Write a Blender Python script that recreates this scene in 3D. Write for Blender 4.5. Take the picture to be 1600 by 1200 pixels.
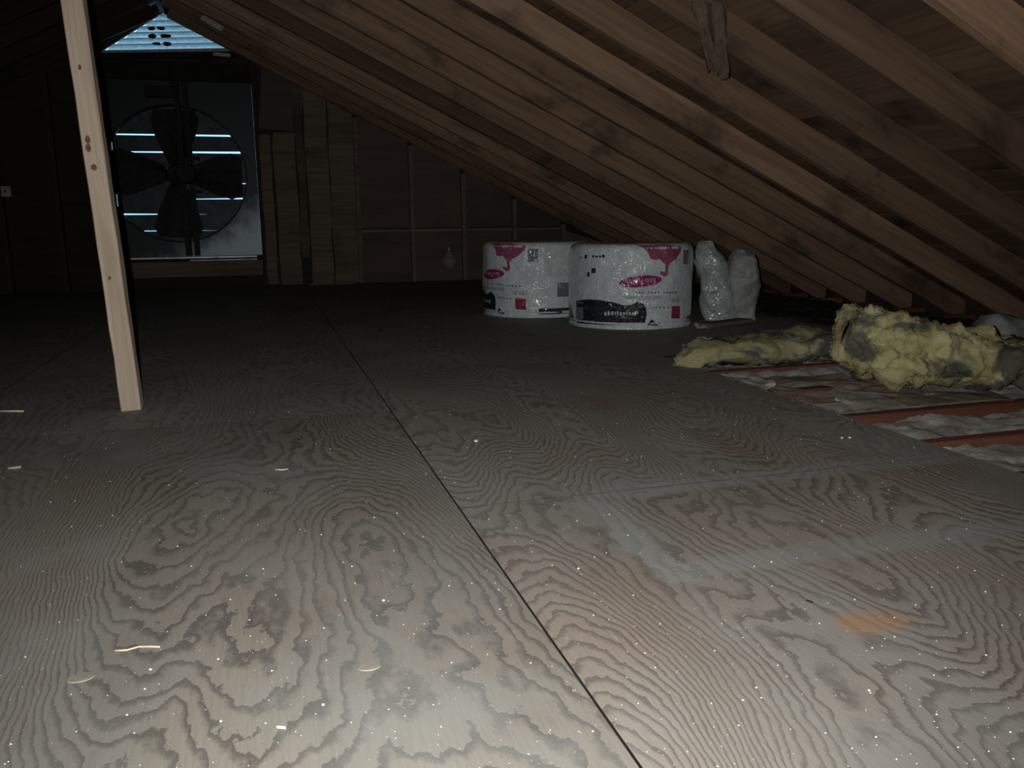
import bpy, bmesh, math, random
from mathutils import Vector, Matrix, noise, Euler
random.seed(7)
for o in list(bpy.data.objects): bpy.data.objects.remove(o)
SC = bpy.context.scene
COL = SC.collection

# ------------------------------------------------------------------ camera
EYE = Vector((0.0, 0.0, 0.55))
RIGHT = Vector((0.9595968, -0.2811740, -0.0107348))
DOWN = Vector((-0.0632710, -0.1784445, -0.9819136))
FWD = Vector((0.2741730, 0.9429203, -0.1890249))
cam = bpy.data.cameras.new('camera')
cam.sensor_width = 36.0
cam.lens = 1318.64 / 1600 * 36.0
cam.clip_start = 0.02
camo = bpy.data.objects.new('camera', cam)
COL.objects.link(camo)
m3 = Matrix((RIGHT, -DOWN, -FWD)).transposed()
camo.matrix_world = Matrix.Translation(EYE) @ m3.to_4x4()
SC.camera = camo

# ------------------------------------------------------------------ daylight outside (dull bluish sky)
wd = bpy.data.worlds.new('overcast_sky')
SC.world = wd
wd.use_nodes = True
bg = wd.node_tree.nodes['Background']
bg.inputs[0].default_value = (0.31, 0.63, 0.88, 1)
bg.inputs[1].default_value = 1.85

# ------------------------------------------------------------------ the phone's flash, a little left of its lens
fl = bpy.data.lights.new('phone_flash', 'SPOT')
fl.energy = 144.0
fl.color = (1.0, 0.99, 0.965)
fl.spot_size = math.radians(112)
fl.spot_blend = 1.0
fl.shadow_soft_size = 0.004
flo = bpy.data.objects.new('phone_flash', fl)
COL.objects.link(flo)
flo.matrix_world = Matrix.Translation(EYE - RIGHT * 0.034 - DOWN * 0.012) @ Matrix.Rotation(math.radians(4.0), 4, RIGHT) @ m3.to_4x4()

vs = SC.view_settings
vs.view_transform = 'Standard'
vs.look = 'None'
vs.exposure = 0.0
vs.gamma = 1.0
vs.use_curve_mapping = False

# ------------------------------------------------------------------ node helpers
class NT:
    def __init__(self, name, rough=0.8):
        self.m = bpy.data.materials.new(name)
        self.m.use_nodes = True
        self.t = self.m.node_tree
        self.b = self.t.nodes['Principled BSDF']
        self.b.inputs['Roughness'].default_value = rough
        self.b.inputs['Specular IOR Level'].default_value = 0.25
    def n(self, typ, **kw):
        nd = self.t.nodes.new(typ)
        for k, v in kw.items(): setattr(nd, k, v)
        return nd
    def put(self, sock, v):
        if isinstance(v, bpy.types.NodeSocket): self.t.links.new(v, sock)
        elif isinstance(v, (tuple, list)):
            sock.default_value = tuple(v) + ((1,) if len(v) == 3 and len(sock.default_value) == 4 else ())
        else: sock.default_value = v
    def ma(self, op, a, b=0.0, c=0.0):
        nd = self.n('ShaderNodeMath', operation=op)
        self.put(nd.inputs[0], a); self.put(nd.inputs[1], b); self.put(nd.inputs[2], c)
        return nd.outputs[0]
    def ss(self, v, lo, hi, a=0.0, b=1.0):
        nd = self.n('ShaderNodeMapRange', interpolation_type='SMOOTHSTEP')
        self.put(nd.inputs[0], v)
        for i, q in enumerate((lo, hi, a, b)): self.put(nd.inputs[i + 1], q)
        return nd.outputs[0]
    def mix(self, f, a, b, mode='MIX'):
        nd = self.n('ShaderNodeMix', data_type='RGBA', blend_type=mode)
        self.put(nd.inputs[0], f); self.put(nd.inputs[6], a); self.put(nd.inputs[7], b)
        return nd.outputs[2]
    def coords(self, kind='Object'):
        return self.n('ShaderNodeTexCoord').outputs[kind]
    def pos(self):
        return self.n('ShaderNodeNewGeometry').outputs['Position']
    def scale(self, v, s, loc=(0, 0, 0), rot=(0, 0, 0)):
        nd = self.n('ShaderNodeMapping')
        self.put(nd.inputs[0], v); self.put(nd.inputs[1], loc); self.put(nd.inputs[2], rot); self.put(nd.inputs[3], s)
        return nd.outputs[0]
    def noise(self, v, s=1.0, det=3.0, rough=0.5, dist=0.0):
        nd = self.n('ShaderNodeTexNoise')
        self.put(nd.inputs['Vector'], v); nd.inputs['Scale'].default_value = s
        nd.inputs['Detail'].default_value = det; nd.inputs['Roughness'].default_value = rough
        nd.inputs['Distortion'].default_value = dist
        return nd.outputs[0]
    def sep(self, v):
        nd = self.n('ShaderNodeSeparateXYZ'); self.put(nd.inputs[0], v); return nd.outputs
    def comb(self, x, y, z=0.0):
        nd = self.n('ShaderNodeCombineXYZ')
        self.put(nd.inputs[0], x); self.put(nd.inputs[1], y); self.put(nd.inputs[2], z); return nd.outputs[0]
    def rnd(self):
        return self.n('ShaderNodeObjectInfo').outputs['Random']
    def col(self, v): self.put(self.b.inputs['Base Color'], v)
    def bump(self, hgt, st=0.3, d=0.01):
        nd = self.n('ShaderNodeBump')
        nd.inputs['Strength'].default_value = st; nd.inputs['Distance'].default_value = d
        self.put(nd.inputs['Height'], hgt)
        self.t.links.new(nd.outputs[0], self.b.inputs['Normal'])
    def rough(self, v): self.put(self.b.inputs['Roughness'], v)

def wood(name, c1, c2, dark=(0.03, 0.022, 0.016), grain=26.0, stain=0.55, rough=0.8, bump=0.35, spread=0.25):
    w = NT(name, rough)
    r = w.rnd()
    off = w.ma('MULTIPLY', r, 37.0)
    v = w.coords('Object')
    nd = w.n('ShaderNodeVectorMath', operation='ADD'); w.put(nd.inputs[0], v); w.put(nd.inputs[1], w.comb(off, off, off))
    v = nd.outputs[0]
    g1 = w.noise(w.scale(v, (1.4, grain, grain)), 1.0, 5.0, 0.62, 0.6)
    g2 = w.noise(w.scale(v, (0.7, 5.0, 5.0)), 1.0, 3.0, 0.5)
    g3 = w.noise(w.scale(v, (2.2, 3.6, 3.6)), 1.0, 4.0, 0.6, 0.4)
    c = w.mix(w.ss(g1, 0.34, 0.66), c1, c2)
    c = w.mix(w.ma('MULTIPLY', w.ss(g2, 0.5, 0.75), 0.45), c, tuple(x * 0.62 for x in c1))
    c = w.mix(w.ma('MULTIPLY', w.ss(g3, 0.52, 0.74), stain), c, dark)
    hv = w.n('ShaderNodeHueSaturation')
    w.put(hv.inputs['Value'], w.ma('MULTIPLY_ADD', r, spread * 2, 1.0 - spread)); w.put(hv.inputs['Color'], c)
    w.col(hv.outputs[0])
    w.bump(g1, bump, 0.004)
    return w.m

def plain(name, c, rough=0.6, metal=0.0, var=0.25, sc=14.0):
    w = NT(name, rough)
    n = w.noise(w.coords('Object'), sc, 4.0, 0.6)
    w.col(w.mix(w.ss(n, 0.3, 0.72), tuple(x * (1 - var) for x in c), tuple(min(1, x * (1 + var)) for x in c)))
    w.b.inputs['Metallic'].default_value = metal
    w.bump(n, 0.15, 0.004)
    return w.m

def plywood(name, seed, N, base, lite, line, reds, clean=(), XM=24.0):
    """rotary-cut veneer: contour lines of a soft height field, drawn out along the sheet"""
    w = NT(name, 0.72)
    p = w.pos()
    s = w.sep(p); x, y = s[0], s[1]
    # slow warp, then height field
    wa = w.noise(w.scale(p, (1.6, 0.9, 1), (seed, seed * 2.1, 0)), 1.0, 1.0)
    lo = w.noise(w.scale(w.comb(w.ma('MULTIPLY_ADD', wa, 0.35, x), y), (2.3, 0.62, 1), (seed * 3.7, seed, 0)), 1.0, 1.2, 0.35)
    jag = w.noise(w.scale(p, (24, 12, 1), (seed, 0, 0)), 1.0, 4.0, 0.6)
    fin = w.noise(w.scale(p, (7, 2.6, 1), (seed, 4, 0)), 1.0, 2.0, 0.5)
    v = w.ma('MULTIPLY_ADD', lo, N, w.ma('MULTIPLY', x, XM))
    v = w.ma('MULTIPLY_ADD', fin, 4.2, v)
    v = w.ma('MULTIPLY_ADD', jag, 2.2, v)
    t = w.ma('FRACT', v)
    a = w.ss(t, 0.42, 0.88)
    b = w.ss(t, 0.90, 1.0, 1.0, 0.0)
    band = w.ma('MULTIPLY', a, b)
    amp = w.noise(w.scale(p, (3.0, 1.5, 1), (9, seed, 0)), 1.0, 2.0)
    band = w.ma('MULTIPLY', band, w.ss(amp, 0.22, 0.58, 0.40, 0.88))
    big = w.noise(w.scale(p, (1.8, 1.1, 1), (seed, 7, 0)), 1.0, 4.0, 0.55)
    c = w.mix(w.ss(big, 0.36, 0.66), base, lite)
    red = w.noise(w.scale(p, (2.2, 1.6, 1), (3, seed, 0)), 1.0, 3.0, 0.55)
    c = w.mix(w.ma('MULTIPLY', w.ss(red, 0.46, 0.70), 0.75), c, reds)
    c = w.mix(band, c, line)
    fib = w.noise(w.scale(p, (240, 14, 1)), 1.0, 2.0, 0.6)
    c = w.mix(w.ss(fib, 0.35, 0.75, 0.0, 0.22), c, line)
    # settled grey dust, wiped away where boxes once stood
    dn = w.noise(w.scale(p, (3.2, 2.4, 1), (1, 1, 0)), 1.0, 5.0, 0.62)
    dust = w.ss(dn, 0.36, 0.72, 0.12, 0.54)
    en = w.ma('MULTIPLY_ADD', w.noise(w.scale(p, (9, 9, 1)), 1.0, 3.0), 0.06, -0.03)
    for (x0, x1, y0, y1, to, k) in clean:
        mx = w.ss(w.ma('ADD', w.ma('ABSOLUTE', w.ma('SUBTRACT', x, (x0 + x1) / 2)), en), (x1 - x0) / 2 - 0.012, (x1 - x0) / 2 + 0.012, 1.0, 0.0)
        my = w.ss(w.ma('ADD', w.ma('ABSOLUTE', w.ma('SUBTRACT', y, (y0 + y1) / 2)), en), (y1 - y0) / 2 - 0.010, (y1 - y0) / 2 + 0.010, 1.0, 0.0)
        k2 = w.ma('MULTIPLY', w.ma('MULTIPLY', mx, my), k)
        mm = w.n('ShaderNodeMix'); w.put(mm.inputs[0], k2); w.put(mm.inputs[2], dust); w.put(mm.inputs[3], to)
        dust = mm.outputs[0]
    c = w.mix(dust, c, (0.285, 0.300, 0.288))
    sp = w.noise(p, 420.0, 1.0)
    c = w.mix(w.ss(sp, 0.70, 0.78, 0.0, 0.55), c, (0.62, 0.60, 0.56))
    if clean:   # a warm ochre stain
        ex = w.ma('DIVIDE', w.ma('SUBTRACT', x, 0.775), 0.075); ey = w.ma('DIVIDE', w.ma('SUBTRACT', y, 0.905), 0.045)
        e = w.ma('ADD', w.ma('MULTIPLY', ex, ex), w.ma('MULTIPLY', ey, ey))
        e = w.ma('MULTIPLY_ADD', w.noise(w.scale(p, (14, 14, 1)), 1.0, 3.0), 1.2, e)
        c = w.mix(w.ss(e, 0.6, 1.5, 0.6, 0.0), c, (0.42, 0.23, 0.11))
    w.col(c)
    w.bump(w.ma('ADD', w.ma('MULTIPLY', band, -0.6), w.ma('MULTIPLY', fib, 0.3)), 0.25, 0.003)
    return w.m

PLY_L = plywood('plywood_coarse_grain', 2.3, 50.0, (0.208, 0.184, 0.153), (0.276, 0.243, 0.200), (0.078, 0.065, 0.053), (0.25, 0.202, 0.160), XM=34.0)
PLY_R = plywood('plywood_reddish', 5.9, 72.0, (0.25, 0.220, 0.188), (0.32, 0.285, 0.245), (0.105, 0.082, 0.068), (0.27, 0.192, 0.152),
    clean=((1.03, 1.34, 1.60, 1.99, 0.02, 0.9), (0.66, 1.50, 1.185, 1.49, 0.04, 0.75), (0.80, 1.50, 0.35, 1.09, 0.06, 0.7),
           (0.565, 0.625, 1.10, 1.50, 0.8, 0.8), (0.60, 1.52, 1.105, 1.165, 0.75, 0.7), (0.60, 1.52, 1.505, 1.575, 0.72, 0.7)))
PLY_F = plywood('plywood_far_dusty', 8.1, 30.0, (0.24, 0.225, 0.20), (0.31, 0.29, 0.26), (0.13, 0.115, 0.10), (0.24, 0.20, 0.17))
RAFT = wood('rafter_wood', (0.19, 0.118, 0.076), (0.27, 0.174, 0.112), dark=(0.05, 0.033, 0.026), stain=0.8, spread=0.45)
SHEA = wood('roof_board_wood', (0.13, 0.078, 0.050), (0.18, 0.115, 0.075), dark=(0.03, 0.02, 0.015), stain=0.8)
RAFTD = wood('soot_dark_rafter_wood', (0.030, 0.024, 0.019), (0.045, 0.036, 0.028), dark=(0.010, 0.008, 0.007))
POSTM = wood('pale_stud_wood', (0.36, 0.285, 0.215), (0.47, 0.385, 0.30), dark=(0.20, 0.13, 0.09), grain=45, stain=0.35)
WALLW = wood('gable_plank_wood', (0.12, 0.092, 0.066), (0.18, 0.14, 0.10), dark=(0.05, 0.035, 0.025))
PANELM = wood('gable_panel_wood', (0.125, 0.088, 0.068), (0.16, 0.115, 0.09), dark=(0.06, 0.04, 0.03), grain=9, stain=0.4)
STUDM = wood('gable_stud_wood', (0.22, 0.165, 0.12), (0.29, 0.22, 0.16), dark=(0.12, 0.08, 0.05), stain=0.3)
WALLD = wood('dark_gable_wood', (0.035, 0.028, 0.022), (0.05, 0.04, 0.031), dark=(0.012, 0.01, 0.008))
JOIST = wood('red_joist_wood', (0.115, 0.042, 0.026), (0.165, 0.064, 0.04), dark=(0.06, 0.025, 0.018), stain=0.35)
DRYW = plain('grimy_plasterboard', (0.022, 0.02, 0.018), 0.95)
GALV = plain('galvanised_sheet', (0.40, 0.46, 0.50), 0.45, 0.55, 0.3, 9.0)
_w = NT('galvanised_plate_painted_sheen', 0.45)
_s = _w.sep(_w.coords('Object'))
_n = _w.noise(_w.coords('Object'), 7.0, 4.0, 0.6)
_k = _w.ma('ADD', _w.ma('MULTIPLY_ADD', _s[2], -1.0, 0.42), _w.ma('MULTIPLY_ADD', _n, 0.5, _w.ma('MULTIPLY', _s[0], 0.55)))   # reflected daylight painted into the colour towards one lower corner
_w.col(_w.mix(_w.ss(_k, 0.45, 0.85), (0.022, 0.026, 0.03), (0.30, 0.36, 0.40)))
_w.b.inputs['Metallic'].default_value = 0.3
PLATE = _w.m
FANM = plain('dark_fan_metal', (0.018, 0.016, 0.015), 0.6, 0.3, 0.4, 20.0)
SHUT = plain('grey_shutter_metal', (0.05, 0.06, 0.068), 0.5, 0.2, 0.3, 12.0)
LOUV = plain('white_painted_louvre', (0.74, 0.78, 0.80), 0.6, 0.0, 0.18, 30.0)
DARKW = plain('blackened_wood', (0.022, 0.018, 0.015), 0.9, 0.0, 0.4, 12.0)
CLOD = plain('dark_leaf_litter', (0.018, 0.014, 0.010), 0.9)
PAPER = plain('off_white_paper', (0.48, 0.45, 0.40), 0.85, 0.0, 0.2, 30.0)
WHITE = plain('white_chip', (0.85, 0.82, 0.76), 0.8, 0.0, 0.1, 60.0)
KRAFT = plain('pinkish_kraft_paper', (0.37, 0.28, 0.23), 0.8, 0.0, 0.25, 18.0)
KRAFTD = plain('dull_kraft_paper', (0.26, 0.205, 0.165), 0.85, 0.0, 0.25, 18.0)
TORN = plain('brown_torn_paper', (0.10, 0.072, 0.052), 0.85, 0.0, 0.3, 25.0)
BOX = plain('grey_white_box', (0.42, 0.42, 0.40), 0.5, 0.0, 0.1)
PLUG = plain('plywood_plug_wood', (0.27, 0.255, 0.21), 0.75, 0.0, 0.12, 40.0)
TWIG = plain('pale_splinter', (0.68, 0.58, 0.42), 0.8, 0.0, 0.15, 40.0)
BLK = plain('black_crumb', (0.012, 0.01, 0.01), 0.8)

def fuzzy(name, ca, cb, dirt, amt, sc=9.0):
    w = NT(name, 1.0)
    w.b.inputs['Specular IOR Level'].default_value = 0.05
    v = w.coords('Object')
    a = w.noise(v, sc, 6.0, 0.7, 0.4)
    c = w.mix(w.ss(a, 0.35, 0.68), ca, cb)
    d = w.noise(w.scale(v, (3.6, 5.5, 6.5)), 1.0, 4.0, 0.6, 0.5)
    c = w.mix(w.ss(d, 0.455, 0.56, 0.0, amt), c, dirt)
    w.col(c)
    w.bump(w.noise(v, 70.0, 6.0, 0.75), 0.6, 0.012)
    return w.m
YEL = fuzzy('yellow_glass_fibre', (0.38, 0.335, 0.145), (0.54, 0.50, 0.29), (0.075, 0.082, 0.072), 0.9)
YELD = fuzzy('dirty_yellow_glass_fibre', (0.32, 0.29, 0.14), (0.42, 0.40, 0.25), (0.085, 0.092, 0.088), 0.95)
GREYF = fuzzy('grey_loose_fill', (0.46, 0.45, 0.42), (0.70, 0.69, 0.65), (0.26, 0.23, 0.19), 0.6, 14.0)
GREYD = fuzzy('shaded_loose_fill', (0.05, 0.048, 0.045), (0.085, 0.08, 0.075), (0.03, 0.028, 0.026), 0.6, 14.0)  # dark copy of the grey fill, eave shade put into its colour
WHITEF = fuzzy('grey_white_batt_fibre', (0.34, 0.34, 0.33), (0.52, 0.52, 0.50), (0.20, 0.20, 0.20), 0.6)

def film(name, c, c2, rough=0.22):
    w = NT(name, rough)
    w.b.inputs['Specular IOR Level'].default_value = 0.5
    w.b.inputs['Coat Weight'].default_value = 0.9
    w.b.inputs['Coat Roughness'].default_value = 0.16
    v = w.coords('Object')
    n = w.noise(v, 9.0, 5.0, 0.6, 1.5)
    w.col(w.mix(w.ss(n, 0.35, 0.65), c, c2))
    cr = w.noise(v, 30.0, 4.0, 0.7, 2.6)
    w.bump(w.ma('ADD', n, w.ma('MULTIPLY', cr, 0.9)), 0.6, 0.02)
    c2 = w.noise(v, 11.0, 2.0, 0.5, 3.5)
    bb = w.n('ShaderNodeBump'); bb.inputs['Strength'].default_value = 0.6; bb.inputs['Distance'].default_value = 0.018
    w.put(bb.inputs['Height'], c2); w.t.links.new(bb.outputs[0], w.b.inputs['Coat Normal'])
    return w.m
FILM = film('white_shrink_film', (0.66, 0.76, 0.78), (0.78, 0.87, 0.89))
FPINK = film('magenta_print', (0.34, 0.075, 0.16), (0.42, 0.11, 0.20))
FOVAL = film('deep_magenta_print', (0.36, 0.02, 0.15), (0.42, 0.03, 0.18))
FRED = film('red_print', (0.30, 0.03, 0.055), (0.36, 0.05, 0.07))
FBLK = film('black_print', (0.012, 0.014, 0.02), (0.025, 0.028, 0.035))
FGRY = film('grey_print', (0.16, 0.17, 0.19), (0.22, 0.23, 0.25))
FWHT = film('white_print', (0.62, 0.66, 0.68), (0.72, 0.76, 0.78))
FORG = film('orange_red_print', (0.42, 0.10, 0.05), (0.36, 0.06, 0.06))
PLAS = film('cloudy_plastic_film', (0.34, 0.37, 0.37), (0.50, 0.54, 0.55), 0.28)
GLS = NT('bulb_glass', 0.08)
GLS.b.inputs['Transmission Weight'].default_value = 0.85
GLS.col((0.9, 0.95, 0.95)); GLS = GLS.m

# ------------------------------------------------------------------ object helpers
def link(name, me, mat=None, parent=None, mw=None):
    o = bpy.data.objects.new(name, me)
    COL.objects.link(o)
    if mat and not me.materials: me.materials.append(mat)
    if parent: o.parent = parent
    if mw is not None: o.matrix_local = mw
    return o
def mesh(name, vs_, fs, smooth=False):
    me = bpy.data.meshes.new(name)
    me.from_pydata([tuple(v) for v in vs_], [], fs)
    bm = bmesh.new(); bm.from_mesh(me)
    bmesh.ops.recalc_face_normals(bm, faces=bm.faces)
    bm.to_mesh(me); bm.free()
    if smooth: me.polygons.foreach_set('use_smooth', [True] * len(me.polygons))
    return me
def empty(name, loc=(0, 0, 0), rz=0.0):
    o = bpy.data.objects.new(name, None); COL.objects.link(o)
    o.location = loc; o.rotation_euler = (0, 0, rz); o.empty_display_size = 0.05
    return o
def tag(o, label, cat, group=None):
    o['label'] = label; o['category'] = cat
    if group: o['group'] = group
    return o
def struct(o):
    o['kind'] = 'structure'; return o

def board_me(name, L, wy, wz, mat, seg=1, jit=0.0, bev=0.002):
    """a sawn board: x from 0 to L, y and z centred, slightly wandering edges"""
    bm = bmesh.new()
    rings = []
    for i in range(seg + 1):
        x = L * i / seg
        rings.append([bm.verts.new((x, sy * wy / 2 + random.uniform(-jit, jit), sz * wz / 2 + random.uniform(-jit, jit)))
                      for sy, sz in ((-1, -1), (1, -1), (1, 1), (-1, 1))])
    for i in range(seg):
        for k in range(4):
            bm.faces.new((rings[i][k], rings[i][(k + 1) % 4], rings[i + 1][(k + 1) % 4], rings[i + 1][k]))
    bm.faces.new(rings[0]); bm.faces.new(rings[-1])
    bmesh.ops.recalc_face_normals(bm, faces=bm.faces)
    if bev:
        es = [e for e in bm.edges if len(e.link_faces) == 2 and e.calc_face_angle(0) > 1.0]
        bmesh.ops.bevel(bm, geom=es, offset=bev, segments=1, affect='EDGES')
    me = bpy.data.meshes.new(name); bm.to_mesh(me); bm.free()
    me.materials.append(mat)
    return me
def frame(o, ex, ey):
    """matrix with origin o, local x along ex, local y along ey"""
    ex = Vector(ex).normalized(); ey = Vector(ey); ey = (ey - ex * ey.dot(ex)).normalized(); ez = ex.cross(ey)
    m = Matrix((ex, ey, ez)).transposed().to_4x4(); m.translation = Vector(o); return m
def prism_me(name, poly, y0, y1, mat):
    """outline in x,z carried from y0 to y1"""
    n = len(poly)
    v = [(x, y0, z) for x, z in poly] + [(x, y1, z) for x, z in poly]
    f = [list(range(n)), list(range(2 * n - 1, n - 1, -1))] + [(i, (i + 1) % n, (i + 1) % n + n, i + n) for i in range(n)]
    me = mesh(name, v, f); me.materials.append(mat); return me
def boxm(name, x0, x1, y0, y1, z0, z1, mat, bev=0.0):
    bm = bmesh.new()
    bmesh.ops.create_cube(bm, size=1.0, matrix=Matrix.Translation(((x0 + x1) / 2, (y0 + y1) / 2, (z0 + z1) / 2)) @ Matrix.Diagonal((x1 - x0, y1 - y0, z1 - z0, 1)))
    if bev: bmesh.ops.bevel(bm, geom=list(bm.edges), offset=bev, segments=1, affect='EDGES')
    me = bpy.data.meshes.new(name); bm.to_mesh(me); bm.free(); me.materials.append(mat); return me

W = 7.975                      # inner face of the far gable wall
RX, RZ, SL = -0.67, 2.235, 0.4855   # ridge line and slope of the rafters' lower edges
AL = math.atan(SL)
RD = 0.120                    # rafter depth
def zb(x): return RZ - SL * abs(x - RX)
def zs(x): return zb(x) + RD / math.cos(AL)
Y0 = -1.6

# ------------------------------------------------------------------ FLOOR
floor = struct(link('floor', boxm('floor', -5.6, 4.2, Y0, W + 0.1, -0.185, -0.165, DRYW)))
TH = 0.018
def sheet(x0, x1, y0, y1, mat):
    me = boxm('plywood_sheet', x0, x1, y0, y1, -TH, 0.0, mat)
    me.materials.append(DARKW)          # grimy sawn edges
    for p in me.polygons: p.material_index = 0 if p.normal.z > 0.5 else 1
    return link('plywood_sheet', me, None, floor)
G = 0.0018
XS = 0.3385; XE = 1.557
for (x0, x1, y0, y1, m) in (
    (-0.882, XS, Y0, 0.02, PLY_L), (-0.882, XS, 0.02, 2.457, PLY_L), (-0.882, XS, 2.457, 4.9, PLY_F), (-0.882, XS, 4.9, 7.34, PLY_F), (-0.882, XS, 7.34, W, PLY_F),
    (XS, XE, Y0, -0.9, PLY_R), (XS, XE, -0.9, 1.545, PLY_R), (XS, XE, 1.545, 3.12, PLY_R),
    (XS, 2.78, 3.12, 4.34, PLY_F), (XS, 2.78, 4.34, 5.56, PLY_F), (XS, 2.78, 5.56, 6.78, PLY_F), (XS, 2.78, 6.78, W, PLY_F),
    (-2.102, -0.882, Y0, 1.24, PLY_L), (-2.102, -0.882, 1.24, 3.68, PLY_F), (-2.102, -0.882, 3.68, 6.12, PLY_F), (-2.102, -0.882, 6.12, W, PLY_F),
    (-3.322, -2.102, Y0, 2.46, PLY_F), (-3.322, -2.102, 2.46, 4.9, PLY_F), (-3.322, -2.102, 4.9, 7.34, PLY_F), (-3.322, -2.102, 7.34, W, PLY_F)):
    sheet(x0 + G, x1 - G, y0 + G * 0.6, y1 - G * 0.6, m)
# oval repair plugs let into the veneer
def plug(x, y, a, b, rot):
    n = 20
    v = [(a * math.cos(2 * math.pi * i / n), b * math.sin(2 * math.pi * i / n), 0.0) for i in range(n)] + \
        [(a * 0.94 * math.cos(2 * math.pi * i / n), b * 0.92 * math.sin(2 * math.pi * i / n), 0.0012) for i in range(n)]
    f = [list(range(n, 2 * n))] + [(i, (i + 1) % n, (i + 1) % n + n, i + n) for i in range(n)]
    me = mesh('plug', v, f); me.materials.append(PLUG)
    sh = [c for c in floor.children if c.name.startswith('plywood_sheet')][1]
    o = link('plug', me, None, sh, Matrix.Translation((x, y, 0)) @ Matrix.Rotation(rot, 4, 'Z'))
plug(-0.249, 1.072, 0.0165, 0.0115, 0.1)
plug(0.097, 0.991, 0.0145, 0.010, 0.0)

# joists (seen beyond the right edge of the deck)
JY = [-1.2, -0.79, -0.4, 0.0, 0.4, 0.8, 1.11, 1.415, 1.715, 2.03, 2.42, 2.82, 3.22, 3.63, 4.03, 4.44, 4.85, 5.25, 5.66, 6.06, 6.47, 6.88, 7.28, 7.69]
jme = board_me('joist', 9.5, 0.038, 0.145, JOIST, 14, 0.0015, 0.003)
for y in JY:
    link('joist', jme, None, floor, frame((-5.45, y + 0.019, -TH - 0.0745), (1, 0, 0), (0, 1, 0)))

# ------------------------------------------------------------------ CEILING (the roof)
def slab(side):
    # side +1: right slope, -1: left slope
    L = 5.45
    pts = []
    for n0 in (RD + 0.022, RD + 0.05):
        for s in (0, L):
            x = RX + side * (s * math.cos(AL) + n0 * math.sin(AL)); z = RZ - s * math.sin(AL) + n0 * math.cos(AL)
            pts.append((x, z))
    return [pts[0], pts[1], pts[3], pts[2]]
bm = bmesh.new()
for sd in (1, -1):
    me = prism_me('tmp', slab(sd), Y0 - 0.05, W + 0.12, DRYW); bm.from_mesh(me); bpy.data.meshes.remove(me)
me = bpy.data.meshes.new('ceiling'); bm.to_mesh(me); bm.free(); me.materials.append(SHEA)
ceiling = struct(link('ceiling', me))
link('ridge_cap', prism_me('ridge_cap', [(RX - 0.15, zs(RX) + 0.0), (RX + 0.15, zs(RX) + 0.0), (RX, zs(RX) + 0.12)], Y0 - 0.05, W + 0.12, SHEA), None, ceiling)
link('ridge_beam', boxm('ridge_beam', RX - 0.019, RX + 0.019, Y0, W - 0.004, RZ + 0.05, zs(RX) - 0.012, RAFTD, 0.002), None, ceiling)
LEN = W - Y0
BW = 0.182
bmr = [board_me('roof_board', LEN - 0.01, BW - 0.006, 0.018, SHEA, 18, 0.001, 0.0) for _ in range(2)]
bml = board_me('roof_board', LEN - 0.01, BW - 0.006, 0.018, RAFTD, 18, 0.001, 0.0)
for sd in (1, -1):
    u = Vector((sd * math.cos(AL), 0, -math.sin(AL))); nn = Vector((sd * math.sin(AL), 0, math.cos(AL)))
    R0 = Vector((RX, 0, RZ))
    for k in range(28):
        s = 0.07 + BW * (k + 0.5)
        o = R0 + u * s + nn * (RD + 0.0105); o.y = Y0 + 0.004
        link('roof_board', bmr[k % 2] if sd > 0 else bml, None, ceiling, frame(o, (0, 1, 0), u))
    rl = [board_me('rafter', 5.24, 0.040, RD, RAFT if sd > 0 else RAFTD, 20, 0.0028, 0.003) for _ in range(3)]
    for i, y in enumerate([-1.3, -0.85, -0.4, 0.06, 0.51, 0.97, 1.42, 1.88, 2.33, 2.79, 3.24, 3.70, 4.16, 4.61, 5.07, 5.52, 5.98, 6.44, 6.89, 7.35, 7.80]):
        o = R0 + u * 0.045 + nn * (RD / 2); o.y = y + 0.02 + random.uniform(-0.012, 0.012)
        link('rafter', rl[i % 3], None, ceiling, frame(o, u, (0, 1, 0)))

# ------------------------------------------------------------------ WALLS
def ztop(x): return zs(x) + 0.01
wf = struct(link('wall_front', prism_me('wall_front', [(-5.5, -0.16), (4.15, -0.16), (4.15, ztop(4.15)), (RX, ztop(RX)), (-5.5, ztop(-5.5))], Y0 - 0.04, Y0, WALLD)))
struct(link('wall_right', boxm('wall_right', 4.10, 4.14, Y0, W + 0.1, -0.16, zs(4.10) + 0.06, WALLD)))
struct(link('wall_left', boxm('wall_left', -5.48, -5.44, Y0, W + 0.1, -0.16, zs(-5.44) + 0.06, WALLD)))
# far gable sheathing, with the fan opening and the vent opening left out
FX0, FX1, FZ0, FZ1 = -1.165, 0.0, 0.283, 1.735      # fan opening
VL, VR, VA = (-1.206, 1.939), (-0.115, 2.000), (-0.672, 2.290)   # vent opening
bm = bmesh.new()
def addp(poly, mat=None):
    me = prism_me('t', poly, W + 0.012, W + 0.05, WALLD); bm.from_mesh(me); bpy.data.meshes.remove(me)
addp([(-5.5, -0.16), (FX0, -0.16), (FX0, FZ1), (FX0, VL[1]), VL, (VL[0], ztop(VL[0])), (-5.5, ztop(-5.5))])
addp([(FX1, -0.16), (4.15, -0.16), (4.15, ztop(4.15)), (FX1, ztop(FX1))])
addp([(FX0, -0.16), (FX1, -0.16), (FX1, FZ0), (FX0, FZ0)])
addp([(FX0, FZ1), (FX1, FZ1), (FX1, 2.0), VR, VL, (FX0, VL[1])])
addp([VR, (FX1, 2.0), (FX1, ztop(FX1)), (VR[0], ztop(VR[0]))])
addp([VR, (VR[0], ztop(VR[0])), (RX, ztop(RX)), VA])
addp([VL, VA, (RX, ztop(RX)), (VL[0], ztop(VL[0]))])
me = bpy.data.meshes.new('wall_back'); bm.to_mesh(me); bm.free(); me.materials.append(WALLD)
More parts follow.
